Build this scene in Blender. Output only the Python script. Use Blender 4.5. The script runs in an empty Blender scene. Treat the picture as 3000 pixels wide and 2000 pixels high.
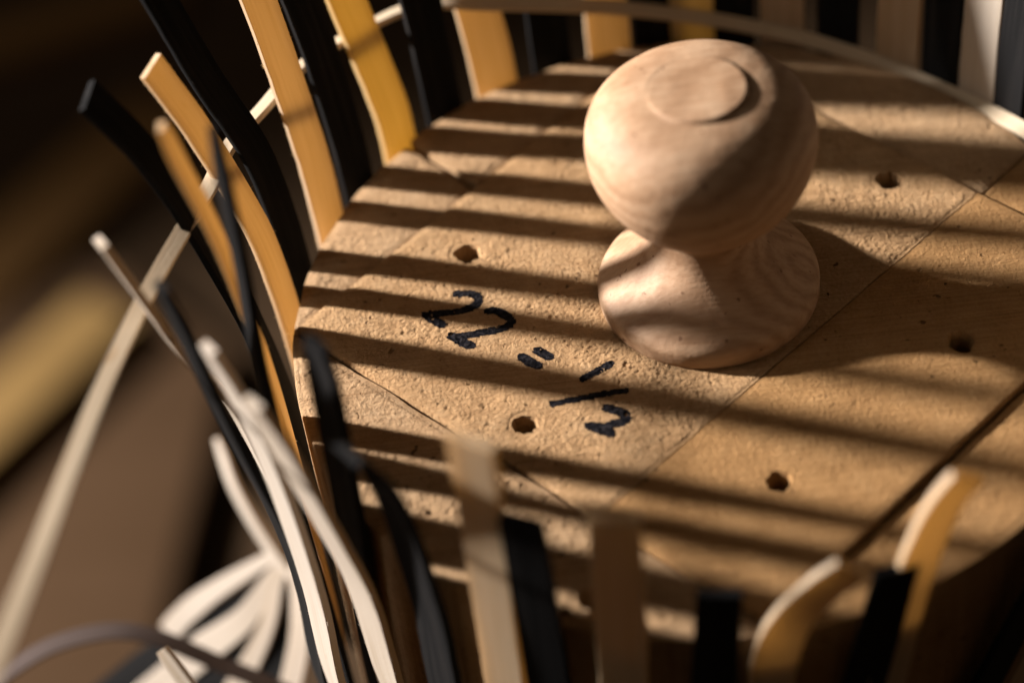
import bpy, bmesh, math, random
from mathutils import Vector, Matrix, noise

random.seed(7)
MM = 0.001
SC = bpy.context.scene
COL = SC.collection

# ------------------------------------------------------------------ camera
cam_data = bpy.data.cameras.new("camera")
cam = bpy.data.objects.new("camera", cam_data)
COL.objects.link(cam)
SC.camera = cam
CR = Vector((0.9935, -0.0582, -0.0975)).normalized()
CD = Vector((-0.0301, 0.6936, -0.7198)).normalized()
CU = CR.cross(CD).normalized()
CR = CD.cross(CU).normalized()
CP = Vector((-29.15, -390.1, 395.0)) * MM
cam.matrix_world = Matrix(((CR.x, CU.x, -CD.x, CP.x), (CR.y, CU.y, -CD.y, CP.y),
                           (CR.z, CU.z, -CD.z, CP.z), (0, 0, 0, 1)))
cam_data.sensor_width = 36
cam_data.lens = 85.65
cam_data.clip_start = 0.02
cam_data.clip_end = 40
cam_data.dof.use_dof = True
cam_data.dof.focus_distance = 0.547
cam_data.dof.aperture_fstop = 4.2
cam_data.dof.aperture_blades = 9

# ------------------------------------------------------------------ light
world = bpy.data.worlds.new("World")
SC.world = world
world.use_nodes = True
wbg = world.node_tree.nodes["Background"]
wbg.inputs[0].default_value = (1.0, 0.70, 0.44, 1)
wbg.inputs[1].default_value = 0.038

AZ, EL, DIST = math.radians(161), math.radians(19.5), 3.0
LDIR = Vector((math.cos(AZ) * math.cos(EL), math.sin(AZ) * math.cos(EL), math.sin(EL)))
lamp = bpy.data.lights.new("window_light", 'SPOT')
lamp.energy = 1800
lamp.color = (1.0, 0.92, 0.86)
lamp.shadow_soft_size = 0.078
lamp.spot_size = math.radians(44)
lamp.spot_blend = 0.35
lamp_ob = bpy.data.objects.new("window_light", lamp)
COL.objects.link(lamp_ob)
lamp_ob.location = LDIR * DIST
lamp_ob.rotation_euler = LDIR.to_track_quat('Z', 'Y').to_euler()

# wide, weak fill lamp added to soften the shade, as a window's sky would
fill_l = bpy.data.lights.new("soft_fill", 'AREA')
fill_l.shape = 'RECTANGLE'
fill_l.size, fill_l.size_y = 1.1, 1.3
fill_l.energy = 9.0
fill_l.color = (1.0, 0.88, 0.76)
fill_ob = bpy.data.objects.new("soft_fill", fill_l)
COL.objects.link(fill_ob)
SDIR = Vector((math.cos(math.radians(178)) * 0.88, math.sin(math.radians(178)) * 0.88, 0.47)).normalized()
fill_ob.location = SDIR * 2.0
fill_ob.rotation_euler = SDIR.to_track_quat('Z', 'Y').to_euler()

vs = SC.view_settings
vs.view_transform = 'Standard'
vs.look = 'None'
vs.exposure = 0.0
vs.gamma = 1.0
vs.use_curve_mapping = False
SC.cycles.use_denoising = True
SC.cycles.max_bounces = 8
SC.cycles.diffuse_bounces = 4
SC.cycles.transmission_bounces = 6


# ------------------------------------------------------------------ helpers
def tag(o, label=None, cat=None, group=None, kind=None):
    if label: o["label"] = label
    if cat: o["category"] = cat
    if group: o["group"] = group
    if kind: o["kind"] = kind
    return o


def empty(name, loc=(0, 0, 0)):
    o = bpy.data.objects.new(name, None)
    o.location = loc
    o.empty_display_size = 0.02
    COL.objects.link(o)
    return o


def mesh_obj(name, verts, faces, mat, parent=None, smooth=True, uvs=None):
    me = bpy.data.meshes.new(name)
    me.from_pydata([Vector(v) * MM for v in verts], [], faces)
    if uvs is not None:
        ul = me.uv_layers.new(name="UVMap")
        for poly in me.polygons:
            for li in poly.loop_indices:
                ul.data[li].uv = uvs[me.loops[li].vertex_index]
    me.materials.append(mat)
    if smooth:
        for p in me.polygons:
            p.use_smooth = True
    o = bpy.data.objects.new(name, me)
    COL.objects.link(o)
    if parent: o.parent = parent
    return o


def smooth_by_angle(o, deg=35):
    me = o.data
    bm = bmesh.new(); bm.from_mesh(me)
    for e in bm.edges:
        if len(e.link_faces) == 2:
            e.smooth = e.calc_face_angle(0) < math.radians(deg)
    for f in bm.faces: f.smooth = True
    bm.to_mesh(me); bm.free()


def catmull(pts, n):
    """resample a polyline with a centripetal-ish Catmull-Rom spline, even arc length"""
    P = [Vector(p) for p in pts]
    P = [P[0] * 2 - P[1]] + P + [P[-1] * 2 - P[-2]]
    dense = []
    for i in range(1, len(P) - 2):
        p0, p1, p2, p3 = P[i - 1], P[i], P[i + 1], P[i + 2]
        t0 = 0.0
        t1 = t0 + max((p1 - p0).length, 1e-6) ** 0.5
        t2 = t1 + max((p2 - p1).length, 1e-6) ** 0.5
        t3 = t2 + max((p3 - p2).length, 1e-6) ** 0.5
        for s in range(24):
            t = t1 + (t2 - t1) * s / 24
            a1 = p0 * ((t1 - t) / (t1 - t0)) + p1 * ((t - t0) / (t1 - t0))
            a2 = p1 * ((t2 - t) / (t2 - t1)) + p2 * ((t - t1) / (t2 - t1))
            a3 = p2 * ((t3 - t) / (t3 - t2)) + p3 * ((t - t2) / (t3 - t2))
            b1 = a1 * ((t2 - t) / (t2 - t0)) + a2 * ((t - t0) / (t2 - t0))
            b2 = a2 * ((t3 - t) / (t3 - t1)) + a3 * ((t - t1) / (t3 - t1))
            dense.append(b1 * ((t2 - t) / (t2 - t1)) + b2 * ((t - t1) / (t2 - t1)))
    dense.append(P[-2])
    L = [0]
    for a, b in zip(dense, dense[1:]): L.append(L[-1] + (b - a).length)
    out, j = [], 0
    for i in range(n):
        d = L[-1] * i / (n - 1)
        while j < len(L) - 2 and L[j + 1] < d: j += 1
        f = (d - L[j]) / max(L[j + 1] - L[j], 1e-9)
        out.append(dense[j].lerp(dense[j + 1], f))
    return out, L[-1]


def nodes(name):
    m = bpy.data.materials.new(name)
    m.use_nodes = True
    nt = m.node_tree
    return m, nt, nt.nodes, nt.links, nt.nodes["Principled BSDF"]


def ramp(N, pts):
    r = N.new("ShaderNodeValToRGB")
    el = r.color_ramp.elements
    while len(el) < len(pts): el.new(0.5)
    for e, (p, c) in zip(el, pts):
        e.position = p
        e.color = (*c, 1) if len(c) == 3 else c
    return r


def noise_node(N, L, vec, scale, detail=4, rough=0.55, dist=0.0):
    n = N.new("ShaderNodeTexNoise")
    n.inputs["Scale"].default_value = scale
    n.inputs["Detail"].default_value = detail
    n.inputs["Roughness"].default_value = rough
    n.inputs["Distortion"].default_value = dist
    if vec is not None: L.new(vec, n.inputs["Vector"])
    return n


def mapping(N, L, src, scale=(1, 1, 1), rot=(0, 0, 0)):
    m = N.new("ShaderNodeMapping")
    m.inputs["Scale"].default_value = scale
    m.inputs["Rotation"].default_value = rot
    L.new(src, m.inputs["Vector"])
    return m.outputs[0]


def mix(N, L, a, b, fac, mode='MIX'):
    m = N.new("ShaderNodeMix"); m.data_type = 'RGBA'; m.blend_type = mode
    for s, i in ((a, 6), (b, 7)):
        if isinstance(s, tuple): m.inputs[i].default_value = (*s, 1)
        else: L.new(s, m.inputs[i])
    if isinstance(fac, (int, float)): m.inputs[0].default_value = fac
    else: L.new(fac, m.inputs[0])
    return m.outputs[2]


def bump(N, L, h, strength, dist, normal=None):
    b = N.new("ShaderNodeBump")
    b.inputs["Strength"].default_value = strength
    b.inputs["Distance"].default_value = dist
    L.new(h, b.inputs["Height"])
    if normal is not None: L.new(normal, b.inputs["Normal"])
    return b.outputs[0]


# ------------------------------------------------------------------ materials
def board_material(name, c_dark, c_mid, c_light, gritty, rot=0.0):
    """dusty, porous, much handled board: fine grit that is worn smooth in places, pits, scratches, faint saw marks"""
    m, nt, N, L, P = nodes(name)
    co = N.new("ShaderNodeTexCoord").outputs["Object"]

    def math2(op, a, b):
        q = N.new("ShaderNodeMath"); q.operation = op
        for x, i in ((a, 0), (b, 1)):
            if isinstance(x, (int, float)): q.inputs[i].default_value = x
            else: L.new(x, q.inputs[i])
        return q.outputs[0]

    big = noise_node(N, L, co, 24, 4, 0.6)
    mid = noise_node(N, L, co, 170, 6, 0.72)
    spk = noise_node(N, L, co, 1300, 3, 0.7)
    cr = ramp(N, [(0.30, c_dark), (0.5, c_mid), (0.72, c_light)])
    t = math2('ADD', math2('MULTIPLY', mid.outputs[0], 0.40), math2('MULTIPLY', big.outputs[0], 0.26))
    t = math2('ADD', t, math2('MULTIPLY', spk.outputs[0], 0.34))
    L.new(t, cr.inputs[0])
    # worn mask
    wear = noise_node(N, L, co, 48, 4, 0.6)
    wr = ramp(N, [(0.34, (0.5, 0.5, 0.5)), (0.60, (1, 1, 1))]); L.new(wear.outputs[0], wr.inputs[0])
    # pits
    pits = noise_node(N, L, co, 430, 2, 0.5)
    pr = ramp(N, [(0.67, (0, 0, 0)), (0.73, (1, 1, 1))]); L.new(pits.outputs[0], pr.inputs[0])
    pm = noise_node(N, L, co, 60, 2, 0.5)
    pmr = ramp(N, [(0.45, (0, 0, 0)), (0.6, (1, 1, 1))]); L.new(pm.outputs[0], pmr.inputs[0])
    pf = math2('MULTIPLY', pr.outputs[0], pmr.outputs[0])
    saw = noise_node(N, L, mapping(N, L, co, (25, 1300, 25), (0, 0, rot)), 1.0, 3, 0.6)
    sawr = ramp(N, [(0.40, (0.74, 0.71, 0.68)), (0.58, (1, 1, 1))]); L.new(saw.outputs[0], sawr.inputs[0])
    c1 = mix(N, L, cr.outputs[0], sawr.outputs[0], 0.55, 'MULTIPLY')
    # fine scratches
    scr = noise_node(N, L, mapping(N, L, co, (14, 900, 14), (0, 0, rot + 1.1)), 1.0, 1, 0.4)
    scrr = ramp(N, [(0.70, (0, 0, 0)), (0.74, (1, 1, 1))]); L.new(scr.outputs[0], scrr.inputs[0])
    c1 = mix(N, L, c1, (0.20, 0.11, 0.05), math2('MULTIPLY', scrr.outputs[0], 0.5))
    c2 = mix(N, L, c1, (0.10, 0.05, 0.02), pf)
    L.new(c2, P.inputs["Base Color"])
    P.inputs["Roughness"].default_value = 0.9
    P.inputs["Specular IOR Level"].default_value = 0.12
    g1 = noise_node(N, L, co, 980, 6, 0.78)
    vor = N.new("ShaderNodeTexVoronoi"); vor.inputs["Scale"].default_value = 1050
    vor.inputs["Randomness"].default_value = 1.0
    L.new(co, vor.inputs["Vector"])
    g = math2('ADD', g1.outputs[0], math2('MULTIPLY', vor.outputs["Distance"], -0.22))
    g = math2('MULTIPLY', g, wr.outputs[0])
    g = math2('ADD', g, math2('MULTIPLY', pf, -0.7))
    g = math2('ADD', g, math2('MULTIPLY', mid.outputs[0], 0.5))
    L.new(bump(N, L, g, 1.0, 0.0014 * gritty), P.inputs["Normal"])
    return m


M_BOARD = board_material("dusty_board", (0.30, 0.172, 0.08), (0.47, 0.295, 0.15), (0.61, 0.425, 0.25), 1.0, 0.2)
M_BOARD2 = board_material("worn_board", (0.22, 0.115, 0.043), (0.36, 0.205, 0.085), (0.47, 0.29, 0.135), 0.7, -0.5)
M_SEG = board_material("segment_board", (0.33, 0.20, 0.10), (0.48, 0.315, 0.175), (0.60, 0.43, 0.27), 1.1, 0.9)


def turned_wood():
    m, nt, N, L, P = nodes("turned_maple")
    co = N.new("ShaderNodeTexCoord").outputs["Object"]
    warp = noise_node(N, L, co, 22, 3, 0.5)
    wv = N.new("ShaderNodeTexWave"); wv.wave_type = 'RINGS'; wv.rings_direction = 'X'
    wv.inputs["Scale"].default_value = 85
    wv.inputs["Distortion"].default_value = 5.5
    wv.inputs["Detail"].default_value = 3
    wv.inputs["Detail Scale"].default_value = 1.2
    L.new(mapping(N, L, co, (0.55, 1.0, 1.0), (0.3, 0.5, 0.4)), wv.inputs["Vector"])
    fib = noise_node(N, L, mapping(N, L, co, (70, 900, 900), (0.2, 0.3, 0.4)), 1.0, 3, 0.6)
    blot = noise_node(N, L, co, 85, 4, 0.6)
    r1 = ramp(N, [(0.0, (0.335, 0.21, 0.125)), (0.55, (0.395, 0.258, 0.16)), (1.0, (0.43, 0.29, 0.185))])
    L.new(wv.outputs[0], r1.inputs[0])
    r2 = ramp(N, [(0.3, (0.82, 0.76, 0.70)), (0.6, (1, 1, 1))]); L.new(fib.outputs[0], r2.inputs[0])
    r3 = ramp(N, [(0.3, (0.80, 0.74, 0.67)), (0.65, (1, 1, 1))]); L.new(blot.outputs[0], r3.inputs[0])
    c = mix(N, L, r1.outputs[0], r2.outputs[0], 0.9, 'MULTIPLY')
    c = mix(N, L, c, r3.outputs[0], 0.7, 'MULTIPLY')
    sp = noise_node(N, L, co, 420, 2, 0.4)
    spr = ramp(N, [(0.70, (0, 0, 0)), (0.75, (1, 1, 1))]); L.new(sp.outputs[0], spr.inputs[0])
    c = mix(N, L, c, (0.16, 0.08, 0.04), spr.outputs[0])
    L.new(c, P.inputs["Base Color"])
    P.inputs["Roughness"].default_value = 0.62
    P.inputs["Specular IOR Level"].default_value = 0.3
    lathe = noise_node(N, L, mapping(N, L, co, (1, 1, 1)), 330, 4, 0.6)
    n1 = bump(N, L, fib.outputs[0], 0.35, 0.0003)
    n2 = bump(N, L, lathe.outputs[0], 0.3, 0.0005, n1)
    L.new(n2, P.inputs["Normal"])
    return m


M_KNOB = turned_wood()


def splint_material(name, cols, trans_col, trans, dark=False):
    """split wood strip; grain runs along the strip (UV v), thin enough to glow against the light"""
    m, nt, N, L, P = nodes(name)
    uv = N.new("ShaderNodeUVMap"); uv.uv_map = "UVMap"
    oi = N.new("ShaderNodeObjectInfo")
    off = N.new("ShaderNodeVectorMath"); off.operation = 'ADD'
    L.new(uv.outputs[0], off.inputs[0])
    sc = N.new("ShaderNodeVectorMath"); sc.operation = 'SCALE'
    sc.inputs[0].default_value = (3.1, 7.7, 1.3)
    L.new(oi.outputs["Random"], sc.inputs["Scale"])
    L.new(sc.outputs[0], off.inputs[1])
    g = noise_node(N, L, mapping(N, L, off.outputs[0], (1100, 16, 1)), 1.0, 5, 0.7)
    g2 = noise_node(N, L, mapping(N, L, off.outputs[0], (260, 18, 1)), 1.0, 3, 0.5)
    blot = noise_node(N, L, mapping(N, L, off.outputs[0], (180, 60, 1)), 1.0, 2, 0.5)
    r = ramp(N, [(0.28, cols[0]), (0.5, cols[1]), (0.75, cols[2])])
    a = N.new("ShaderNodeMath"); a.operation = 'MULTIPLY_ADD'
    L.new(g.outputs[0], a.inputs[0]); a.inputs[1].default_value = 0.55
    b = N.new("ShaderNodeMath"); b.operation = 'MULTIPLY'
    L.new(g2.outputs[0], b.inputs[0]); b.inputs[1].default_value = 0.45
    L.new(b.outputs[0], a.inputs[2])
    L.new(a.outputs[0], r.inputs[0])
    col = r.outputs[0]
    if not dark:
        sr = ramp(N, [(0.72, (1, 1, 1)), (0.80, (0.72, 0.55, 0.38))]); L.new(blot.outputs[0], sr.inputs[0])
        col = mix(N, L, col, sr.outputs[0], 0.8, 'MULTIPLY')
        # each strip its own tint
        hsv = N.new("ShaderNodeHueSaturation")
        mr = N.new("ShaderNodeMapRange"); L.new(oi.outputs["Random"], mr.inputs[0])
        mr.inputs[3].default_value = 0.90; mr.inputs[4].default_value = 1.12
        L.new(mr.outputs[0], hsv.inputs["Saturation"]); L.new(col, hsv.inputs["Color"])
        col = hsv.outputs[0]
    L.new(col, P.inputs["Base Color"])
    P.inputs["Roughness"].default_value = 0.62 if dark else 0.6
    P.inputs["Specular IOR Level"].default_value = 0.02 if dark else 0.3
    n = bump(N, L, g.outputs[0], 0.5, 0.00012)
    fz = noise_node(N, L, mapping(N, L, off.outputs[0], (1500, 1100, 1)), 1.0, 2, 0.5)
    n = bump(N, L, fz.outputs[0], 0.35 if dark else 0.18, 0.00018, n)
    L.new(n, P.inputs["Normal"])
    if trans > 0:
        t = N.new("ShaderNodeBsdfTranslucent")
        L.new(mix(N, L, col, trans_col, 0.70), t.inputs[0]); L.new(n, t.inputs["Normal"])
        ms = N.new("ShaderNodeMixShader"); ms.inputs[0].default_value = trans
        L.new(P.outputs[0], ms.inputs[1]); L.new(t.outputs[0], ms.inputs[2])
        L.new(ms.outputs[0], N["Material Output"].inputs["Surface"])
    return m


PALE = [(0.30, 0.21, 0.12), (0.48, 0.38, 0.26), (0.58, 0.48, 0.36)]
M_PALE = splint_material("pale_splint", PALE, (0.92, 0.61, 0.24), 0.40)
M_YELLOW = splint_material("yellow_splint", [(0.34, 0.22, 0.09), (0.50, 0.37, 0.19), (0.58, 0.46, 0.28)], (0.96, 0.66, 0.18), 0.38)
M_CREAM = splint_material("cream_splint", [(0.33, 0.27, 0.195), (0.445, 0.39, 0.325), (0.50, 0.45, 0.39)], (0.72, 0.47, 0.22), 0.22)
M_BLACK = splint_material("black_splint", [(0.005, 0.0055, 0.0055), (0.010, 0.010, 0.0105), (0.026, 0.024, 0.023)], (0, 0, 0), 0, True)


def ink_material():
    m, nt, N, L, P = nodes("marker_ink")
    co = N.new("ShaderNodeTexCoord").outputs["Object"]
    n = noise_node(N, L, co, 900, 4, 0.6)
    r = ramp(N, [(0.45, (0.006, 0.006, 0.008)), (0.75, (0.035, 0.032, 0.035))]); L.new(n.outputs[0], r.inputs[0])
    L.new(r.outputs[0], P.inputs["Base Color"])
    P.inputs["Roughness"].default_value = 0.7
    P.inputs["Specular IOR Level"].default_value = 0.02
    L.new(bump(N, L, n.outputs[0], 0.8, 0.0005), P.inputs["Normal"])
    hole = noise_node(N, L, co, 1400, 4, 0.75)
    hr = ramp(N, [(0.67, (1, 1, 1)), (0.75, (0, 0, 0))]); L.new(hole.outputs[0], hr.inputs[0])
    L.new(hr.outputs[0], P.inputs["Alpha"])
    return m


M_INK = ink_material()


def plain_wood(name, c0, c1, rough=0.7, sc=(6, 60, 60)):
    m, nt, N, L, P = nodes(name)
    co = N.new("ShaderNodeTexCoord").outputs["Object"]
    g = noise_node(N, L, mapping(N, L, co, sc), 1.0, 5, 0.6, 0.6)
    r = ramp(N, [(0.3, c0), (0.7, c1)]); L.new(g.outputs[0], r.inputs[0])
    L.new(r.outputs[0], P.inputs["Base Color"])
    P.inputs["Roughness"].default_value = rough
    P.inputs["Specular IOR Level"].default_value = 0.05
    L.new(bump(N, L, g.outputs[0], 0.2, 0.002), P.inputs["Normal"])
    return m


M_FLOOR = plain_wood("dark_floor", (0.026, 0.016, 0.009), (0.050, 0.031, 0.017))
M_BENCH = plain_wood("brown_bench", (0.045, 0.0255, 0.0128), (0.060, 0.035, 0.019))
M_GOLD = plain_wood("golden_lath", (0.15, 0.092, 0.033), (0.21, 0.134, 0.05))
M_BROWN = plain_wood("brown_lath", (0.11, 0.058, 0.02), (0.15, 0.082, 0.03))
M_STAND = plain_wood("stand_wood", (0.22, 0.13, 0.07), (0.32, 0.20, 0.11))

# ------------------------------------------------------------------ setting
FLOOR_Z = -700.0
fl = mesh_obj("floor", [(-6000, -6000, FLOOR_Z), (6000, -6000, FLOOR_Z), (6000, 6000, FLOOR_Z), (-6000, 6000, FLOOR_Z)],
              [(0, 1, 2, 3)], M_FLOOR, smooth=False)
tag(fl, kind="structure")


def slab(name, outline, z0, z1, mat, bev=2.0, parent=None, keep=None):
    """prism from a 2-D outline with softly bevelled edges"""
    bm = bmesh.new()
    top = [bm.verts.new(Vector((x, y, z1)) * MM) for x, y in outline]
    f = bm.faces.new(top)
    r = bmesh.ops.extrude_face_region(bm, geom=[f])
    vv = [g for g in r["geom"] if isinstance(g, bmesh.types.BMVert)]
    bmesh.ops.translate(bm, verts=vv, vec=Vector((0, 0, (z0 - z1) * MM)))
    bmesh.ops.recalc_face_normals(bm, faces=bm.faces)
    if bev > 0:
        ed = [e for e in bm.edges if abs(e.verts[0].co.z - e.verts[1].co.z) < 1e-9]
        if keep:      # leave a glue line sharp
            ed = [e for e in ed if any(abs(v.co.x / MM * keep[0][0] + v.co.y / MM * keep[0][1] - keep[1]) > 0.3 for v in e.verts)]
        bmesh.ops.bevel(bm, geom=ed, offset=bev * MM, segments=2, profile=0.6, affect='EDGES', clamp_overlap=True)
    me = bpy.data.meshes.new(name)
    bm.to_mesh(me); bm.free()
    me.materials.append(mat)
    o = bpy.data.objects.new(name, me)
    COL.objects.link(o)
    if parent: o.parent = parent
    smooth_by_angle(o, 40)
    return o


# ------------------------------------------------------------------ the mold
MC = Vector((-2.73, -4.26))      # centre of the round mold; the knob stands at the origin
MR = 93.0
MOLD_BOTTOM = -118.0
mold = empty("basket_mold", (0, 0, 0))
tag(mold, "round tan wooden basket mold with a turned knob and handwritten black numbers on top", "mold")


def clip(poly, n, d):
    """keep the part of a polygon with n.p <= d"""
    out = []
    for i, a in enumerate(poly):
        b = poly[(i + 1) % len(poly)]
        da, db = a[0] * n[0] + a[1] * n[1] - d, b[0] * n[0] + b[1] * n[1] - d
        if da <= 0: out.append(a)
        if (da < 0 < db) or (db < 0 < da):
            t = da / (da - db)
            out.append((a[0] + (b[0] - a[0]) * t, a[1] + (b[1] - a[1]) * t))
    return out


def circle(R, seg=180):
    out = []
    for i in range(seg):
        a = 2 * math.pi * i / seg
        out.append((MC.x + R * math.cos(a), MC.y + R * math.sin(a)))
    return out


def nrm(deg): return (math.cos(math.radians(deg)), math.sin(math.radians(deg)))


# the four cuts that part the middle block from the outer pieces (outward normal, distance from the knob axis)
CUT_FRONT = (nrm(224.7), 65.8)
CUT_RIGHT = (nrm(-47.9), 71.0)
CUT_BACKLEFT = (nrm(133.4), 66.9)
CUT_BACK = (nrm(43.2), 62.8)
CUTS = [CUT_FRONT, CUT_RIGHT, CUT_BACKLEFT, CUT_BACK]
JOINT = (nrm(-48.5), 26.9)       # glue line between the two boards of the middle block


def neg(c): return ((-c[0][0], -c[0][1]), -c[1])


def shrink(c, g): return (c[0], c[1] - g)


def rough_edges(o, amp, freq, zmin=-8.0):
    """wobble the upper rims a little so that no edge is ruler straight"""
    for v in o.data.vertices:
        if v.co.z > zmin * MM:
            q = v.co * freq
            v.co.x += noise.noise(q) * amp * MM
            v.co.y += noise.noise(q + Vector((7, 3, 1))) * amp * MM
            v.co.z += noise.noise(q + Vector((1, 9, 5))) * amp * 0.6 * MM


def subdivide_outline(poly, step=4.0):
    out = []
    for i, a in enumerate(poly):
        b = poly[(i + 1) % len(poly)]
        d = math.hypot(b[0] - a[0], b[1] - a[1])
        k = max(1, int(d / step))
        for j in range(k):
            out.append((a[0] + (b[0] - a[0]) * j / k, a[1] + (b[1] - a[1]) * j / k))
    # drop near duplicates
    res = []
    for p in out:
        if not res or math.hypot(p[0] - res[-1][0], p[1] - res[-1][1]) > 0.4: res.append(p)
    if math.hypot(res[0][0] - res[-1][0], res[0][1] - res[-1][1]) < 0.4: res.pop()
    return res


def cutter_cyl(x, y, r, z0, z1, seed):
    rnd = random.Random(seed)
    n = 18
    vs_, fs = [], []
    jit = [1 + rnd.uniform(-0.13, 0.13) for _ in range(n)]
    for z, s in ((z0, 0.75), (z1 - 1.6, 0.97), (z1 - 0.5, 1.03), (z1, 1.16), (z1 + 3, 1.22)):
        for i in range(n):
            a = 2 * math.pi * i / n
            k = r * s * (1 + (jit[i] - 1) * (1 if s > 0.8 else 0.5) + rnd.uniform(-0.04, 0.04))
            vs_.append((x + k * math.cos(a), y + k * math.sin(a), z))
    for l in range(4):
        for i in range(n):
            j = (i + 1) % n
            fs.append((l * n + i, l * n + j, (l + 1) * n + j, (l + 1) * n + i))
    fs.append(tuple(reversed(range(n))))
    fs.append(tuple(range(4 * n, 5 * n)))
    return vs_, fs


def carve(o, cutters):
    """cut holes into a piece and keep the result as its mesh"""
    tmp = []
    for vs_, fs in cutters:
        c = mesh_obj("cutter", vs_, fs, o.data.materials[0], smooth=False)
        tmp.append(c)
        md = o.modifiers.new("cut", 'BOOLEAN')
        md.operation = 'DIFFERENCE'; md.object = c; md.solver = 'EXACT'
    dg = bpy.context.evaluated_depsgraph_get()
    me = bpy.data.meshes.new_from_object(o.evaluated_get(dg))
    o.modifiers.clear()
    old = o.data
    o.data = me
    bpy.data.meshes.remove(old)
    for c in tmp:
        d = c.data
        bpy.data.objects.remove(c); bpy.data.meshes.remove(d)
    smooth_by_angle(o, 32)


def grit_height(x, y, amp, seed):
    """relief of the dusty, torn board surface in mm"""
    q = Vector((x, y, seed))
    wear = 0.5 + 0.5 * noise.noise(q * 0.055)
    wear = 0.35 + 0.65 * min(1, max(0, (wear - 0.25) / 0.4))
    h = noise.noise(q * 1.25) * 0.14 + noise.noise(q * 2.6 + Vector((3, 7, 0))) * 0.25 + noise.noise(q * 0.42) * 0.12
    pit = noise.noise(q * 0.75 + Vector((11, 2, 5)))
    if pit > 0.52: h -= (pit - 0.52) * 1.8
    return amp * wear * h


def add_grit(o, cons, ztop, amp, holes, seed, step=0.34, ink=None):
    """weld a finely broken surface onto the top of a board; cons: (normal, distance, margin)"""
    xs = [v.co.x / MM for v in o.data.vertices]; ys = [v.co.y / MM for v in o.data.vertices]
    x0, x1, y0, y1 = min(xs), max(xs), min(ys), max(ys)
    nx, ny = int((x1 - x0) / step) + 1, int((y1 - y0) / step) + 1
    idx = {}
    verts, faces, ink_v, ink_f, ink_i = [], [], [], [], {}
    rr = random.Random(seed)
    for j in range(ny):
        for i in range(nx):
            x = x0 + (i + 0.5 + rr.uniform(-.22, .22)) * step
            y = y0 + (j + 0.5 + rr.uniform(-.22, .22)) * step
            d = MR - 1.2 - math.hypot(x - MC.x, y - MC.y)
            for n, c, mg in cons:
                d = min(d, c - mg - (n[0] * x + n[1] * y))
                if d < 0: break
            if d < 0: continue
            skip = False
            for hx, hy, hr in holes:
                e = math.hypot(x - hx, y - hy) - hr * 1.32
                if e < 0: skip = True; break
                d = min(d, e)
            if skip: continue
            s = min(1, d / 0.9)
            idx[(i, j)] = len(verts)
            verts.append((x, y, ztop - 0.10 * (1 - s) + s * (0.16 * amp + grit_height(x, y, amp, seed))))
    for (i, j), a in idx.items():
        b, c, d = idx.get((i + 1, j)), idx.get((i + 1, j + 1)), idx.get((i, j + 1))
        if b is None or c is None or d is None: continue
        faces.append((a, b, c, d))
    bm = bmesh.new(); bm.from_mesh(o.data)
    bv = [bm.verts.new((x * MM, y * MM, z * MM)) for x, y, z in verts]
    for f in faces: bm.faces.new([bv[k] for k in f]).smooth = True
    bm.to_mesh(o.data); bm.free()
    return verts, faces


circ = circle(MR)
inner = circ
for c in CUTS: inner = clip(inner, *c)
board_a = clip(inner, *shrink(JOINT, 0.13))
board_b = clip(inner, *shrink(neg(JOINT), 0.13))
TOP = 0.0
B_A = slab("board", subdivide_outline(board_a), MOLD_BOTTOM, TOP, M_BOARD, 1.0, mold, JOINT)
B_B = slab("board", subdivide_outline(board_b), MOLD_BOTTOM, TOP - 0.05, M_BOARD2, 0.5, mold, JOINT)
rough_edges(B_A, 0.35, 120)
rough_edges(B_B, 0.25, 120)
HOLES = [(-54.5, 20.4, 2.75), (-44.3, -34.8, 2.5), (8.1, -58.6, 2.5), (52.8, -24.5, 2.9), (45.9, 29.3, 2.75), (-5.4, 53.0, 2.7)]
carve(B_A, [cutter_cyl(x, y, r, -9, TOP, 11 + i) for i, (x, y, r) in enumerate(HOLES) if i in (0, 1, 4, 5)])
carve(B_B, [cutter_cyl(x, y, r, -9, TOP, 31 + i) for i, (x, y, r) in enumerate(HOLES) if i in (2, 3)])
tag(B_B, "browner, smoother board of the middle block")
GRID_A = add_grit(B_A, [(*c, 1.1) for c in CUTS] + [(*shrink(JOINT, 0.13), 0.15)], TOP, 1.0, [HOLES[i] for i in (0, 1, 4, 5)], 3.0)
add_grit(B_B, [(*c, 0.6) for c in CUTS] + [(*shrink(neg(JOINT), 0.13), 0.15)], TOP - 0.05, 0.5, [HOLES[i] for i in (2, 3)], 8.0)

GAP = 0.6
STEP = -1.45
seg_front = clip(circ, *shrink(neg(CUT_FRONT), GAP))
seg_right = clip(clip(clip(circ, *shrink(neg(CUT_RIGHT), 1.2)), *shrink(CUT_FRONT, 0)), *shrink(CUT_BACK, 0))
seg_bl = clip(clip(clip(circ, *shrink(neg(CUT_BACKLEFT), GAP)), *shrink(CUT_FRONT, 0)), *shrink(CUT_BACK, 0))
seg_back = clip(circ, *shrink(neg(CUT_BACK), 0.7))
MIDCUT = (nrm(39.5), -2.0)        # the back-left piece is in two halves
d_mid = MIDCUT[0][0] * -58.9 + MIDCUT[0][1] * 52.9
bl1 = clip(seg_bl, MIDCUT[0], d_mid - 0.75)
bl2 = clip(seg_bl, (-MIDCUT[0][0], -MIDCUT[0][1]), -d_mid - 0.75)
bk1 = clip(seg_back, *shrink(JOINT, 0.08))
bk2 = clip(seg_back, *shrink(neg(JOINT), 0.08))
MIDN, MIDP = MIDCUT[0], (-MIDCUT[0][0], -MIDCUT[0][1])
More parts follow.
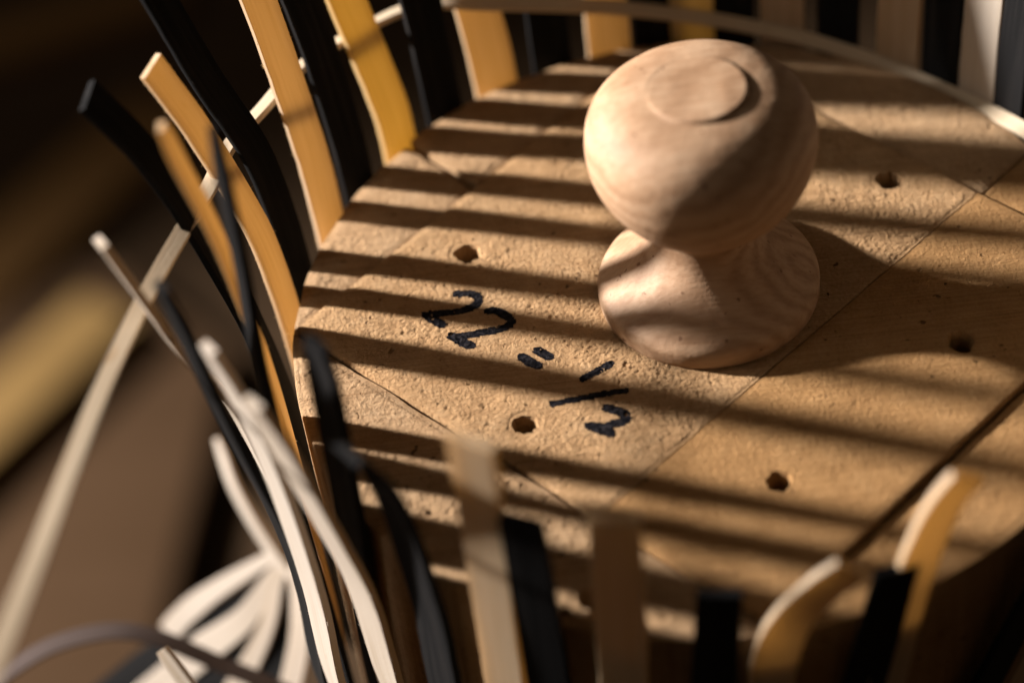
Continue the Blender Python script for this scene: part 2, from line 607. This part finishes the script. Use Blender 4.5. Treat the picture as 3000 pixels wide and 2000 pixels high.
for poly, dz, bev, mt, cons, amp in (
        (seg_front, 0.35, 1.3, M_SEG, [(*shrink(neg(CUT_FRONT), GAP), 1.4)], 1.15),
        (seg_right, 0.0, 1.0, M_BOARD2, [(*shrink(neg(CUT_RIGHT), 1.2), 1.1), (*CUT_FRONT, 1.1), (*CUT_BACK, 1.1)], 0.8),
        (bl1, 0.0, 0.7, M_SEG, [(*shrink(neg(CUT_BACKLEFT), GAP), 0.8), (*CUT_FRONT, 0.8), (*CUT_BACK, 0.8), (MIDN, d_mid - 0.75, 0.8)], 1.0),
        (bl2, 0.9, 0.7, M_SEG, [(*shrink(neg(CUT_BACKLEFT), GAP), 0.8), (*CUT_FRONT, 0.8), (*CUT_BACK, 0.8), (MIDP, -d_mid - 0.75, 0.8)], 1.0),
        (bk1, 0.1, 0.8, M_SEG, [(*shrink(neg(CUT_BACK), 0.7), 0.9), (*shrink(JOINT, 0.08), 0.3)], 0.9),
        (bk2, 0.0, 0.8, M_BOARD2, [(*shrink(neg(CUT_BACK), 0.7), 0.9), (*shrink(neg(JOINT), 0.08), 0.3)], 0.7)):
    if len(poly) < 3: continue
    o = slab("rim_segment", subdivide_outline(poly), MOLD_BOTTOM, STEP + dz, mt, bev, mold)
    rough_edges(o, 0.45, 130)
    gouges = []
    if poly is seg_front:
        rnd = random.Random(3)
        cuts = []
        # knocks and gouges along the worn front rim
        for a, rr, r, dep in ((238, 87.5, 1.5, 2.5), (241, 88.0, 1.3, 2.2), (248.5, 85, 2.6, 4), (250, 88.5, 1.6, 3),
                              (246, 89.5, 1.1, 2), (219, 82, 0.7, 1.5), (256, 90, 1.8, 3), (205, 89, 1.0, 1.6)):
            x = MC.x + rr * math.cos(math.radians(a)); y = MC.y + rr * math.sin(math.radians(a))
            cuts.append(cutter_cyl(x, y, r, STEP + dz - dep, STEP + dz, int(a)))
            gouges.append((x, y, r))
        carve(o, cuts)
    add_grit(o, cons, STEP + dz, amp, gouges, 20.0 + 3 * dz + cons[0][1] * 0.1, step=0.4)

# handwriting in black marker, a film of ink on the middle block
INK = [
    ([(-57.5, 7.3), (-54.6, 7.0), (-53.0, 6.2), (-52.6, 4.6), (-53.4, 3.0), (-55.9, 2.0), (-58.7, 1.6), (-61.5, 1.7), (-64.6, 1.9)], 1.0),
    ([(-64.8, 1.9), (-63.5, 0.1), (-61.2, -2.0)], 1.0),
    ([(-50.5, 0.8), (-49.1, 0.7), (-47.0, -0.9), (-45.6, -2.9), (-46.1, -4.5), (-48.1, -5.3), (-50.8, -5.7), (-53.6, -6.0), (-56.3, -6.2), (-59.0, -5.9)], 1.0),
    ([(-59.2, -5.8), (-57.2, -7.9), (-55.1, -9.6)], 1.05),
    ([(-43.7, -14.8), (-42.0, -16.7), (-40.4, -17.9)], 1.05),
    ([(-40.1, -13.3), (-38.9, -14.4), (-37.7, -15.7)], 1.05),
    ([(-30.7, -23.4), (-27.6, -21.7), (-24.5, -19.9)], 0.9),
    ([(-37.9, -29.9), (-33.5, -29.4), (-27.7, -28.7), (-21.8, -28.3)], 0.85),
    ([(-26.2, -32.8), (-23.9, -34.1), (-22.2, -35.6), (-22.9, -37.2), (-25.0, -37.6), (-27.4, -38.1), (-30.4, -37.4)], 1.05),
    ([(-30.6, -37.3), (-28.5, -38.8), (-26.0, -40.4)], 1.0)]
strokes = []
for pts, hw in INK:
    path, ln = catmull([(x, y, 0) for x, y in pts], max(16, int(len(pts) * 10)))
    strokes.append((path, hw, min(p.x for p in path) - 2, max(p.x for p in path) + 2, min(p.y for p in path) - 2, max(p.y for p in path) + 2))
gv, gf = GRID_A
inked = {}
for k, (x, y, z) in enumerate(gv):
    for path, hw, xa, xb, ya, yb in strokes:
        if xa < x < xb and ya < y < yb:
            d = min((x - p.x) ** 2 + (y - p.y) ** 2 for p in path) ** 0.5
            if d < hw * 1.2 + 0.16 * noise.noise(Vector((x * 1.3, y * 1.3, 4))):
                inked[k] = 1
iv, ifc, im = [], [], {}
for f in gf:
    if sum(k in inked for k in f) >= 3:
        q = []
        for k in f:
            if k not in im:
                im[k] = len(iv)
                x, y, z = gv[k]
                iv.append((x, y, z + 0.045))
            q.append(im[k])
        ifc.append(tuple(q))
ink = mesh_obj("handwriting", iv, ifc, M_INK, B_A, smooth=True)
tag(ink, "handwritten 22 and 1/2 in black marker")
bm = bmesh.new(); bm.from_mesh(ink.data)
for f in bm.faces:
    if f.normal.z < 0: f.normal_flip()
bm.to_mesh(ink.data); bm.free()

# lint and crumbs left on the board
rl = random.Random(17)
lv, lf = [], []
for _ in range(70):
    k = rl.randrange(len(gv))
    x, y, z = gv[k]
    a = rl.uniform(0, 6.28)
    p = Vector((x, y, z + 0.06))
    if rl.random() < 0.4:          # a curled hair
        w = 0.05
        pts_ = []
        cur = rl.uniform(-0.9, 0.9)
        for q in range(6):
            pts_.append(p.copy())
            p = p + Vector((math.cos(a), math.sin(a), 0.10 if q < 3 else -0.08)) * rl.uniform(0.3, 0.5)
            a += cur
        b = len(lv)
        for q, t in enumerate(pts_):
            lv += [(t.x - w, t.y, t.z), (t.x + w, t.y + w, t.z + w)]
        for q in range(5): lf.append((b + 2 * q, b + 2 * q + 1, b + 2 * q + 3, b + 2 * q + 2))
    else:                           # a crumb
        b = len(lv); r = rl.uniform(0.12, 0.34)
        for q in range(5):
            lv.append((p.x + r * math.cos(a + q * 1.257) * rl.uniform(.6, 1.1), p.y + r * math.sin(a + q * 1.257) * rl.uniform(.6, 1.1), p.z - 0.05))
        lv.append((p.x, p.y, p.z + r * 0.9))
        for q in range(5): lf.append((b + q, b + (q + 1) % 5, b + 5))
lint = mesh_obj("lint", lv, lf, M_SEG, B_A, smooth=False)
lint["kind"] = "stuff"

# the turned knob: spreading foot, waist, squashed ball with a sanded flat
CURVE = [(25.15, 3.6), (24.9, 4.4), (24.2, 5.4), (22.8, 6.6), (20.6, 8.2), (18.2, 10.0), (15.8, 12.0), (13.6, 14.2), (11.9, 16.6), (10.9, 19.0),
         (10.7, 21.0), (11.6, 23.0), (13.6, 25.0), (16.8, 28.0), (19.6, 31.0), (22.2, 35.0), (23.9, 39.0), (24.7, 42.6), (24.95, 45.8),
         (24.7, 49.4), (23.8, 52.2), (22.2, 54.6), (20.0, 56.6), (17.2, 58.1), (14.2, 58.95), (10.9, 59.5)]
sm, _ = catmull([(r, 0, z) for r, z in CURVE], 84)
prof = [(0.0, 0.0), (24.4, 0.0), (24.9, 0.35), (25.1, 1.2)] + [(p.x, p.z) for p in sm]
rt = prof[-1][0]
prof += [(rt - 0.1, 59.75), (rt - 0.4, 60.05), (rt - 1.0, 60.18), (5.0, 60.2), (0.0, 60.2)]
NSEG = 96
kv, kf = [], []
for r, z in prof:
    if r == 0:
        kv.append((0, 0, z if z < 59.6 else 59.45 + (z - 59.45) * 0.62)); continue
    for i in range(NSEG):
        a = 2 * math.pi * i / NSEG
        q = Vector((r * math.cos(a) * .06, r * math.sin(a) * .06, z * .06))
        wob = 1 + 0.006 * noise.noise(q)
        zz = z
        if z > 59.6: zz = 59.45 + (z - 59.45) * (0.62 + 0.55 * math.cos(a + 0.75) * r / rt)
        kv.append((r * wob * math.cos(a), r * wob * math.sin(a), zz))
idx = []
c = 0
for r, z in prof:
    idx.append((c, r == 0)); c += 1 if r == 0 else NSEG
for (i0, s0), (i1, s1) in zip(idx, idx[1:]):
    for i in range(NSEG):
        j = (i + 1) % NSEG
        if s0: kf.append((i0, i1 + j, i1 + i))
        elif s1: kf.append((i0 + i, i0 + j, i1))
        else: kf.append((i0 + i, i0 + j, i1 + j, i1 + i))
knob = mesh_obj("knob", kv, kf, M_KNOB, mold)
smooth_by_angle(knob, 50)
tag(knob, "pale turned wooden knob with a flattened ball on a spreading foot")


# ------------------------------------------------------------------ splints
def strip_mesh(path_pts, width, thick, normals, twist=(0, 0), n=56, tip=(1.0, 10.0), tail=(1.0, 1.0), slant=0.0, seed=0, wob=0.10):
    """flat strip swept along a path; normals: function(point, t) -> outward face direction"""
    path, ln = catmull(path_pts, n)
    V, F, U = [], [], []
    hw0, ht0 = width / 2, thick / 2
    rnd = random.Random(seed)
    prof = [(-1, -.8), (-.965, -1), (0, -1.0), (.965, -1), (1, -.8), (1, .8), (.965, 1), (0, 1.0), (-.965, 1), (-1, .8)]
    K = len(prof)
    for i, p in enumerate(path):
        f = i / (n - 1)
        t = (path[min(i + 1, n - 1)] - path[max(i - 1, 0)]).normalized()
        nr = normals(p, f)
        nr = (nr - t * nr.dot(t)).normalized()
        b = t.cross(nr)
        tf = f
        if len(twist) == 4: tf = min(1, max(0, (p.z - twist[2]) / (twist[3] - twist[2]))); tf = tf * tf * (3 - 2 * tf)
        tw = math.radians(twist[0] + (twist[1] - twist[0]) * tf)
        nr2 = nr * math.cos(tw) + b * math.sin(tw)
        b2 = b * math.cos(tw) - nr * math.sin(tw)
        rem = (1 - f) * ln
        k = 1.0
        if rem < tip[1]: k = tip[0] + (1 - tip[0]) * (1 - (1 - rem / tip[1]) ** 2)
        if f * ln < tail[1]: k *= tail[0] + (1 - tail[0]) * (f * ln / tail[1])
        hw = hw0 * k * (1 + wob * 0.25 * noise.noise(Vector((f * 9, seed * 3.1, 0))))
        for q, (a, c) in enumerate(prof):
            e = 1 + (wob * 0.35 * noise.noise(Vector((f * 60, seed * 1.7 + (5 if a > 0 else 0), 2))) if abs(a) > .9 else 0)
            sl = t * (slant * a * hw0) if rem < 0.01 else Vector((0, 0, 0))
            V.append(p + b2 * (a * hw * e) + nr2 * (c * ht0) + sl)
            U.append(((a * hw + (c + 1) * 0.4) * MM, (f * ln) * MM))
    for i in range(n - 1):
        for q in range(K):
            r = (q + 1) % K
            F.append((i * K + q, i * K + r, (i + 1) * K + r, (i + 1) * K + q))
    F.append(tuple(reversed(range(K))))
    F.append(tuple((n - 1) * K + q for q in range(K)))
    return V, F, U


def radial_n(p, f):
    return Vector((p.x - MC.x, p.y - MC.y, 0)).normalized()


def polar(phi, r, z):
    a = math.radians(phi)
    return (MC.x + r * math.cos(a), MC.y + r * math.sin(a), z)


basket = empty("unfinished_basket", (MC.x * MM, MC.y * MM, -0.123))
tag(basket, "unfinished basket of upright pale and black wooden splints bent up around the round mold", "basket")

FLARE = [(96.6, -3), (97.4, 12), (99.6, 30), (103.2, 48), (107.5, 64), (112.5, 80), (119, 97)]


def flare(h, d=0.0, k=1.0):
    out = [(96.0 + d, -60)]
    for r, z in FLARE:
        if z <= h: out.append((96.6 + d + (r - 96.6) * k, z))
    return out


# (angle or angle drift, [(radius, height)...], material, width, options)
P_, Y_, C_, K_ = M_PALE, M_YELLOW, M_CREAM, M_BLACK
ST = [
    # back right to back left
    (34.0, flare(75, 0.4, .55), K_, 10.6, {}),
    (39.4, flare(70, 0.2, .45), C_, 10.8, {}),
    (46.2, flare(80, 0.8, .5), K_, 10.6, {}),
    (53.3, flare(66, 0.5, .8), P_, 11.2, {}),
    (62.8, flare(80, 0.8, .9), K_, 10.6, {}),
    (71.2, flare(66, 0.4, .9), P_, 11.0, {}),
    (78.4, flare(80, 0.8, .9), K_, 10.2, {}),
    (84.6, flare(66, 0.3, .9), Y_, 11.0, {}),
    (90.4, flare(80, 0.8, .9), K_, 10.4, {}),
    (97.3, flare(66, 0.4, .9), P_, 11.2, {}),
    (106.2, flare(82, 0.6, 1.0), K_, 10.4, {}),
    (115.8, [(96.0, -60), (96.2, -3), (98.2, 9), (102.1, 21), (106, 36), (110, 52), (115, 68), (121, 84)], P_, 11.4, {}),
    (125.2, [(96.0, -60), (95.8, -3), (96.8, 12), (99.0, 31.7), (102.5, 50), (107, 66), (112, 82)], K_, 10.6, {}),
    (134.0, [(96.0, -60), (96.4, -5), (97.2, 6), (100.3, 17.7), (106.8, 37.4), (111.5, 52), (117, 68), (122, 82)], Y_, 10.2, {}),
    (143.2, [(96.4, -60), (97.0, -3), (98.8, 20), (103.6, 50), (109, 67), (115, 82)], K_, 9.0, dict(twist=(0, -14, -60, 5))),
    (151.0, [(96.4, -60), (97.4, -3), (98.0, 13), (99.6, 28.5), (101.8, 46), (103.9, 60.7), (106.5, 73)], P_, 8.2, dict(twist=(0, -24, -60, 5))),
    (161.3, [(96.4, -60), (97.6, -8), (99.0, 14), (101.8, 32), (109.5, 52.4), (115.3, 71.5), (117.0, 77)], K_, 7.8, dict(twist=(0, -22, -60, 5))),
    (168.2, [(96.2, -60), (97.0, -14), (97.8, 0.4), (99.9, 18.6), (104.0, 34.6), (108.1, 48.7), (112.3, 59.9), (115.2, 67)], P_, 6.8, dict(slant=-0.1, twist=(0, -24, -60, 5))),
    (176.5, [(96.2, -60), (97.6, -29.7), (102.0, 3.7), (106.0, 23.7), (111.5, 45.4), (116.9, 60.4), (124.2, 74)], K_, 8.6, dict(twist=(0, -10, -60, 5))),
    (193.0, [(96.2, -60), (96.8, -10.5), (97.8, 16.3), (99.5, 39.2), (101.4, 59), (105.3, 82.3), (106.5, 90)], P_, 6.8, dict(tip=(0.4, 7), th=1.5, twist=(0, -12, -60, 10))),
    (199.0, [(98.5, -60), (100.4, 4), (100.4, 29), (99.0, 56), (98.3, 80), (97.6, 95)], K_, 4.6, dict(tip=(0.3, 14), twist=(0, 12))),
    (194.0, [(98.5, -75), (101.0, -39), (104.8, -5), (108.8, 17), (113.5, 27.2), (119.1, 47.8), (124.1, 67)], C_, 7.0, dict(tip=(0.6, 12), twist=(0, 16, -60, 30))),
    (203.0, [(101.5, -95), (105.2, -70), (104.2, -44.5), (104.2, -30.6), (105.0, -18.5), (106.6, -4.7), (108.7, 8), (112.4, 33.5), (115.1, 57.8), (116.5, 68)], K_, 9.0, dict(tip=(0.45, 14), twist=(0, 6, -80, 0))),
    (209.0, [(101.0, -95), (105.2, -57), (104.9, -26.5), (106.0, 1.3), (107.6, 22.6), (109.8, 40), (113.6, 59.3)], C_, 8.6, dict(tip=(0.5, 14), twist=(0, 6, -80, 0))),
    (218.0, [(97.0, -90), (99.2, -46), (101.0, -11), (104.9, 11), (108.8, 31), (111.8, 46), (114.8, 59)], C_, 9.4, dict(tip=(0.5, 14), twist=(0, 2, -80, 0))),
    ([(0, 209), (.4, 210.5), (1, 217.5)], [(95.6, -100), (95.4, -60), (95.6, 0), (96.6, 30), (98, 62)], K_, 10.4, dict(tip=(0.55, 16))),
    ([(0, 229), (1, 227.5)], [(96.6, -80), (97.6, -34), (97.2, -10), (98.5, 8), (100.0, 25), (103.5, 42), (109, 53)], K_, 10.2, dict(tip=(0.8, 8), twist=(0, -10))),
    ([(0, 237.2), (1, 240)], [(96.6, -80), (97.0, -24), (97.6, 8), (98.4, 37), (99.2, 59)], P_, 9.6, dict(th=2.4)),
    (244.6, [(96.6, -80), (97.0, -17), (98.0, 14), (98.8, 39)], K_, 9.4, {}),
    ([(0, 253), (1, 255.4)], [(96.6, -80), (97.0, -13), (97.6, 16), (98.6, 44)], P_, 10.0, dict(th=2.6)),
    ([(0, 262), (1, 266.4)], [(96.6, -80), (97.0, -12), (97.6, 20)], K_, 9.0, {}),
    ([(0, 270), (.75, 272), (.86, 274.4), (.93, 277), (1, 281.4)], [(96.6, -80), (97.0, -13), (97.4, 8), (98.0, 18), (99.0, 23)], P_, 9.4, {}),
    ([(0, 277), (1, 287.2)], [(96.6, -80), (97.0, -18), (97.8, 17)], K_, 9.4, {}),
    ([(0, 282), (.7, 288), (.92, 291.5), (1, 295.5)], [(96.6, -80), (97.0, -12), (97.6, 14), (98.2, 32), (99.0, 37.5)], P_, 9.4, {}),
    ([(0, 290), (1, 314)], [(96.8, -80), (97.6, -37), (99.5, -12), (103, 8)], K_, 9.4, {}),
    ([(0, 297), (1, 322)], [(96.8, -80), (97.6, -48), (99.5, -20), (103, 2)], P_, 9.6, {}),
    (314, flare(48, 0.3, .8), K_, 10.4, {}), (323, flare(48, 0.3, .8), P_, 10.8, {}),
    (332, flare(64, 0.3, .8), K_, 10.4, {}), (341, flare(64, 0.3, .8), P_, 10.8, {}),
    (350, flare(64, 0.3, .8), K_, 10.4, {}), (359, flare(64, 0.3, .8), P_, 10.8, {}),
    (368, flare(80, 0.3, .8), K_, 10.4, {}), (377, flare(64, 0.3, .8), P_, 10.8, {}),
    (386, flare(80, 0.3, .8), K_, 10.4, {}),
]


def base_n(p, f):
    """below the mold the strip lies flat, on the side it faces outwards"""
    k = min(1, max(0, (p.z + 121.5) / 10))
    r = Vector((p.x - MC.x, p.y - MC.y, 0)).normalized()
    return (r * k + Vector((0, 0, -1)) * (1 - k)).normalized()


for si, (phi, prf, mat, wid, op) in enumerate(ST):
    def ang(f):
        if not isinstance(phi, list): return phi
        for (a, x), (b, y) in zip(phi, phi[1:]):
            if f <= b: return x + (y - x) * (f - a) / (b - a)
        return phi[-1][1]
    z0, z1 = prf[0][1], prf[-1][1]
    pts = []
    a0 = ang(0)
    dz = (si % 2) * 1.5
    for r, z in ((30, -120.2 - dz), (84, -120.2 - dz), (93.5, -117.5 - dz), (96.4, -110)):
        if z < z0 - 6: pts.append(polar(a0, r, z))
    for r, z in prf:
        f = (z - z0) / (z1 - z0)
        pts.append(polar(ang(f), r, z))
    o = dict(tip=(1.0, 1.0), twist=(0, 0), slant=0.0); o.update(op)
    # twist only near the free end
    tw = o["twist"]
    V, F, U = strip_mesh(pts, wid, o.get('th', 1.8), base_n, twist=tw, n=72, tip=o["tip"], slant=o["slant"], seed=si + 1)
    off = Vector((MC.x, MC.y, -123.0))
    ob = mesh_obj("splint", [v - off for v in V], F, mat, basket, uvs=U)
    smooth_by_angle(ob, 38)
    if prf[-1][1] > 55 and 130 < ang(1) < 222:
        K10, n72 = 10, 72
        rf = random.Random(900 + si)
        fv, ff = [], []
        for _ in range(150 if mat is not M_BLACK else 70):
            row = rf.randrange(34, n72 - 1)
            q = rf.choice((0, 4, 5, 9))
            a = V[row * K10 + q].lerp(V[(row + 1) * K10 + q], rf.random()) - off
            out = (V[row * K10 + q] - (V[row * K10 + 2] + V[row * K10 + 7]) * 0.5).normalized()
            al = (V[(row + 1) * K10 + q] - V[row * K10 + q]).normalized()
            ln_ = rf.uniform(0.25, 0.95)
            d1 = (out * rf.uniform(.5, 1) + al * rf.uniform(-.9, .9) + Vector((rf.uniform(-.4, .4), rf.uniform(-.4, .4), rf.uniform(-.3, .5)))).normalized()
            d2 = (d1 + Vector((rf.uniform(-.6, .6), rf.uniform(-.6, .6), rf.uniform(-.6, .6)))).normalized()
            sd = d1.cross(Vector((0.2, -0.65, 0.73))).normalized() * 0.045
            b_ = len(fv)
            p1 = a + d1 * ln_ * .5; p2 = p1 + d2 * ln_ * .5
            fv += [a - sd, a + sd, p1 - sd * .8, p1 + sd * .8, p2]
            ff += [(b_, b_ + 1, b_ + 3, b_ + 2), (b_ + 2, b_ + 3, b_ + 4)]
        fb = mesh_obj("fibres", fv, ff, mat, ob, uvs=[(0, 0)] * len(fv))
        fb["kind"] = "stuff"
    if mat is M_BLACK: ob["label"] = "black dyed splint"
    elif mat is M_CREAM: ob["label"] = "cream white splint"
    elif mat is M_YELLOW: ob["label"] = "yellowish splint"


# ------------------------------------------------------------------ the loose weaver that circles the back
WV = [polar(10, 95.0, 3.5), polar(20, 95.0, 1.5), polar(28, 94.6, 0.2), polar(38.9, 94.6, -2.4), polar(49.2, 94.6, -2.8), polar(56.6, 94.6, -1.8), polar(65.1, 94.6, 0.2),
      polar(77.2, 94.6, 3.6), polar(87.2, 94.6, 7.6), polar(97.1, 94.8, 12.4), polar(110.6, 96.0, 20.0),
      polar(116, 97.6, 23.0), polar(120.6, 100.6, 25.6), polar(125.5, 104.4, 26.2), polar(129.5, 106.0, 26.2), polar(138, 107.2, 27.6), polar(145, 107.2, 29.6),
      polar(153, 106.6, 30.8), polar(162, 107.6, 33.2), (-108.2, 12.1, 37.0), (-113.6, -1.0, 37.0), (-120.5, -24.3, 39.9),
      (-125.8, -52.9, 45.9), (-129.7, -80.3, 51.6), (-132.8, -107.2, 57.8), (-135.8, -130.5, 63.3), (-137.8, -146.7, 67.2), (-139, -175, 74), (-139, -205, 80)]


def weaver_n(p, f):
    r = Vector((p.x - MC.x, p.y - MC.y, 0)).normalized()
    k = max(0, min(1, (f - 0.50) / 0.08))
    j = max(0, min(1, (f - 0.34) / 0.06))
    q = r * (-0.5 + 0.75 * j) + Vector((0, 0, 0.85 + 0.1 * j))
    return (q * (1 - k) + Vector((0.03, -0.54, 0.82)) * k).normalized()


M_REED = splint_material("pale_reed", [(0.42, 0.33, 0.22), (0.52, 0.43, 0.31), (0.58, 0.50, 0.39)], (0.8, 0.55, 0.28), 0.18)
V, F, U = strip_mesh(WV, 3.6, 1.5, weaver_n, n=170, tip=(0.95, 170), seed=77, wob=0.12)
wv = mesh_obj("weaver_strip", V, F, M_REED, uvs=U)
smooth_by_angle(wv, 38)
tag(wv, "long narrow pale weaving strip curving behind the uprights and out to the lower left", "weaver")

# ------------------------------------------------------------------ blurred fan of splints, lower left
FNORM = Vector((-0.45, -0.35, 0.82)).normalized()
FAN = [
    ([(-110.5, 26.0, -104.0), (-115.2, 25.7, -106.7), (-119.7, 25.5, -109.2), (-134.4, 23.9, -117.2), (-144.5, 22.1, -123.8), (-151.2, 19.5, -129.1)], 6.6, True, 0,
     "short pale splint ending bluntly at the outer edge of the blurred striped fan"),
    ([(-115.1, 25.3, -109.7), (-119.2, 24.1, -112.5), (-129.4, 19.0, -120.2), (-144.2, 17.7, -128.9), (-159.3, 15.9, -138.0), (-166.1, 14.2, -142.4), (-174.9, 11.9, -148.3)], 9.0, False, 1,
     "black splint between the two outermost pale splints of the fan"),
    ([(-111.5, 23.5, -105.0), (-114.5, 22.3, -107.8), (-118.3, 21.0, -110.4), (-127.4, 13.5, -118.0), (-140.4, 10.6, -126.5), (-152.9, 7.3, -135.2), (-162.1, 4.7, -141.4)], 9.0, True, 1,
     "wide pale splint second from the outer edge of the blurred fan"),
    ([(-114.6, 24.0, -110.0), (-118.2, 21.7, -113.0), (-125.3, 10.9, -121.5), (-131.3, 7.1, -126.4), (-139.1, 3.4, -132.3), (-145.5, 0.2, -137.1)], 9.0, False, 1,
     "black splint left of the middle pale splint in the fan"),
    ([(-111.5, 23.0, -105.0), (-114.0, 22.0, -107.6), (-117.3, 19.5, -110.4), (-121.3, 9.6, -116.6), (-125.7, 3.6, -121.7), (-130.7, -1.6, -126.8), (-134.7, -5.6, -130.8)], 6.2, True, 1,
     "pale splint in the middle of the blurred striped fan"),
    ([(-114.1, 23.8, -109.8), (-116.6, 19.6, -113.0), (-119.1, 8.3, -119.2), (-122.2, -3.4, -125.9), (-123.9, -8.3, -128.9)], 9.0, False, 1,
     "black splint nearest the uprights in the blurred fan"),
    ([(-112.0, 30.0, -100.5), (-113.4, 26.7, -103.4), (-112.9, 22.9, -105.3), (-111.9, 10.3, -110.1), (-112.6, 0.8, -114.4), (-115.6, -8.4, -119.9), (-118.2, -13.1, -123.1)], 6.0, True, 1,
     "curved pale splint at the inner right edge of the blurred striped fan")]
for i, (pts, wd, pale, ext, lab) in enumerate(FAN):
    pts = [Vector(p) for p in pts]
    if ext:      # the free end droops on below the picture
        d = (pts[-1] - pts[-2]).normalized()
        pts += [pts[-1] + d * 22 + Vector((0, 0, -4)), pts[-1] + d * 46 + Vector((0, 0, -18))]
    V, F, U = strip_mesh(pts, wd, 1.3, lambda p, f: Vector((-0.24, -0.53, 0.81)), n=44, tip=(0.92, 3), tail=(0.35, 38), seed=200 + i)
    ob = mesh_obj("loose_splint", V, F, M_CREAM if pale else M_BLACK, uvs=U)
    smooth_by_angle(ob, 38)
    tag(ob, lab, "splint", "splints in the blurred striped fan")

V, F, U = strip_mesh([(-129.5, 46.9, -82.9), (-128.6, 43.9, -85.8), (-126.8, 38.2, -91.3), (-123.0, 31.2, -98.3), (-117.9, 23.8, -105.6), (-114.5, 18.9, -110.0), (-111.5, 14.0, -115.0)][::-1],
                     5.6, 1.3, lambda p, f: Vector((-0.9, -0.2, 0.5)), n=40, tip=(0.6, 8), seed=231)
ob = mesh_obj("loose_splint", V, F, M_CREAM, uvs=U)
smooth_by_angle(ob, 38)
tag(ob, "short pale splint curling up above the pivot of the blurred fan", "splint")

V, F, U = strip_mesh([(-240, -26, -122), (-215, -17, -113.5), (-196.3, -10.2, -107.3), (-189.1, -7.6, -105.1), (-177.2, -3.2, -101.3), (-165.6, -1.1, -99.9), (-155.4, -1.0, -100.2), (-146.7, -3.0, -102.4),
                      (-139.2, -5.8, -105.4), (-130.7, -9.1, -109.0), (-122.1, -12.3, -112.4), (-113.6, -15.9, -116.2), (-105, -20, -120)],
                     4.4, 1.2, lambda p, f: Vector((-0.2, -0.35, 0.9)), n=50, tip=(1, 1), seed=241)
M_GREY = splint_material("grey_splint", [(0.06, 0.046, 0.042), (0.09, 0.070, 0.064), (0.12, 0.095, 0.088)], (0, 0, 0), 0, True)
ob = mesh_obj("loose_splint", V, F, M_GREY, uvs=U)
smooth_by_angle(ob, 38)
tag(ob, "dark grey splint arching across the front of the blurred fan", "splint")

V, F, U = strip_mesh([(-126.2, -72.2, -17.1), (-124.0, -75.0, -19.9), (-120.5, -79.3, -24.2), (-117.8, -82.8, -27.7), (-112, -91, -38), (-107, -99, -55)][::-1],
                     3.6, 1.5, lambda p, f: Vector((-0.6, -0.5, 0.6)), n=30, tip=(0.7, 3), seed=251)
ob = mesh_obj("loose_splint", V, F, M_CREAM, uvs=U)
smooth_by_angle(ob, 38)
tag(ob, "thin white splint tip poking up at the bottom edge before the fan", "splint")

# ------------------------------------------------------------------ stand under the mold and things far below
st = empty("work_stand", (MC.x * MM, MC.y * MM, FLOOR_Z * MM))
tag(st, kind="structure")


def disc(name, r, z0, z1, parent, mat):
    pts = [(r * math.cos(2 * math.pi * i / 48), r * math.sin(2 * math.pi * i / 48)) for i in range(48)]
    return slab(name, pts, z0, z1, mat, 2.0, parent)


disc("stand_top", 70, 552, 573, st, M_STAND)
disc("stand_post", 22, 20, 551.5, st, M_STAND)
disc("stand_foot", 110, 0.5, 19.5, st, M_STAND)

bench = slab("bench_board", [(-249, 660), (-285, 440), (-300, 100), (-800, 130), (-800, 480), (-420, 700), (-335, 760)], -699.5, -676, M_BENCH, 3)
tag(bench, "out of focus brown wooden board lying far below at lower left", "board")


def lath(a, b, w, z0, z1, mat, label):
    a, b = Vector(a), Vector(b)
    d = (b - a).normalized(); s = Vector((-d.y, d.x)) * w / 2
    o = slab("wooden_lath", [tuple(a - s), tuple(b - s), tuple(b + s), tuple(a + s)], z0, z1, mat, 3)
    return tag(o, label, "lath")


lath((-650, 285), (-322, 693), 46, -675.5, -655, M_GOLD, "blurred golden wooden lath slanting across the left background")
lath((-560, 965), (-300, 1045), 40, -699.5, -680, M_BROWN, "blurred reddish brown lath in the upper left corner")
lath((-560, 585), (-300, 912), 60, -699.5, -682, M_BROWN, "faint brown lath lying behind the golden one")
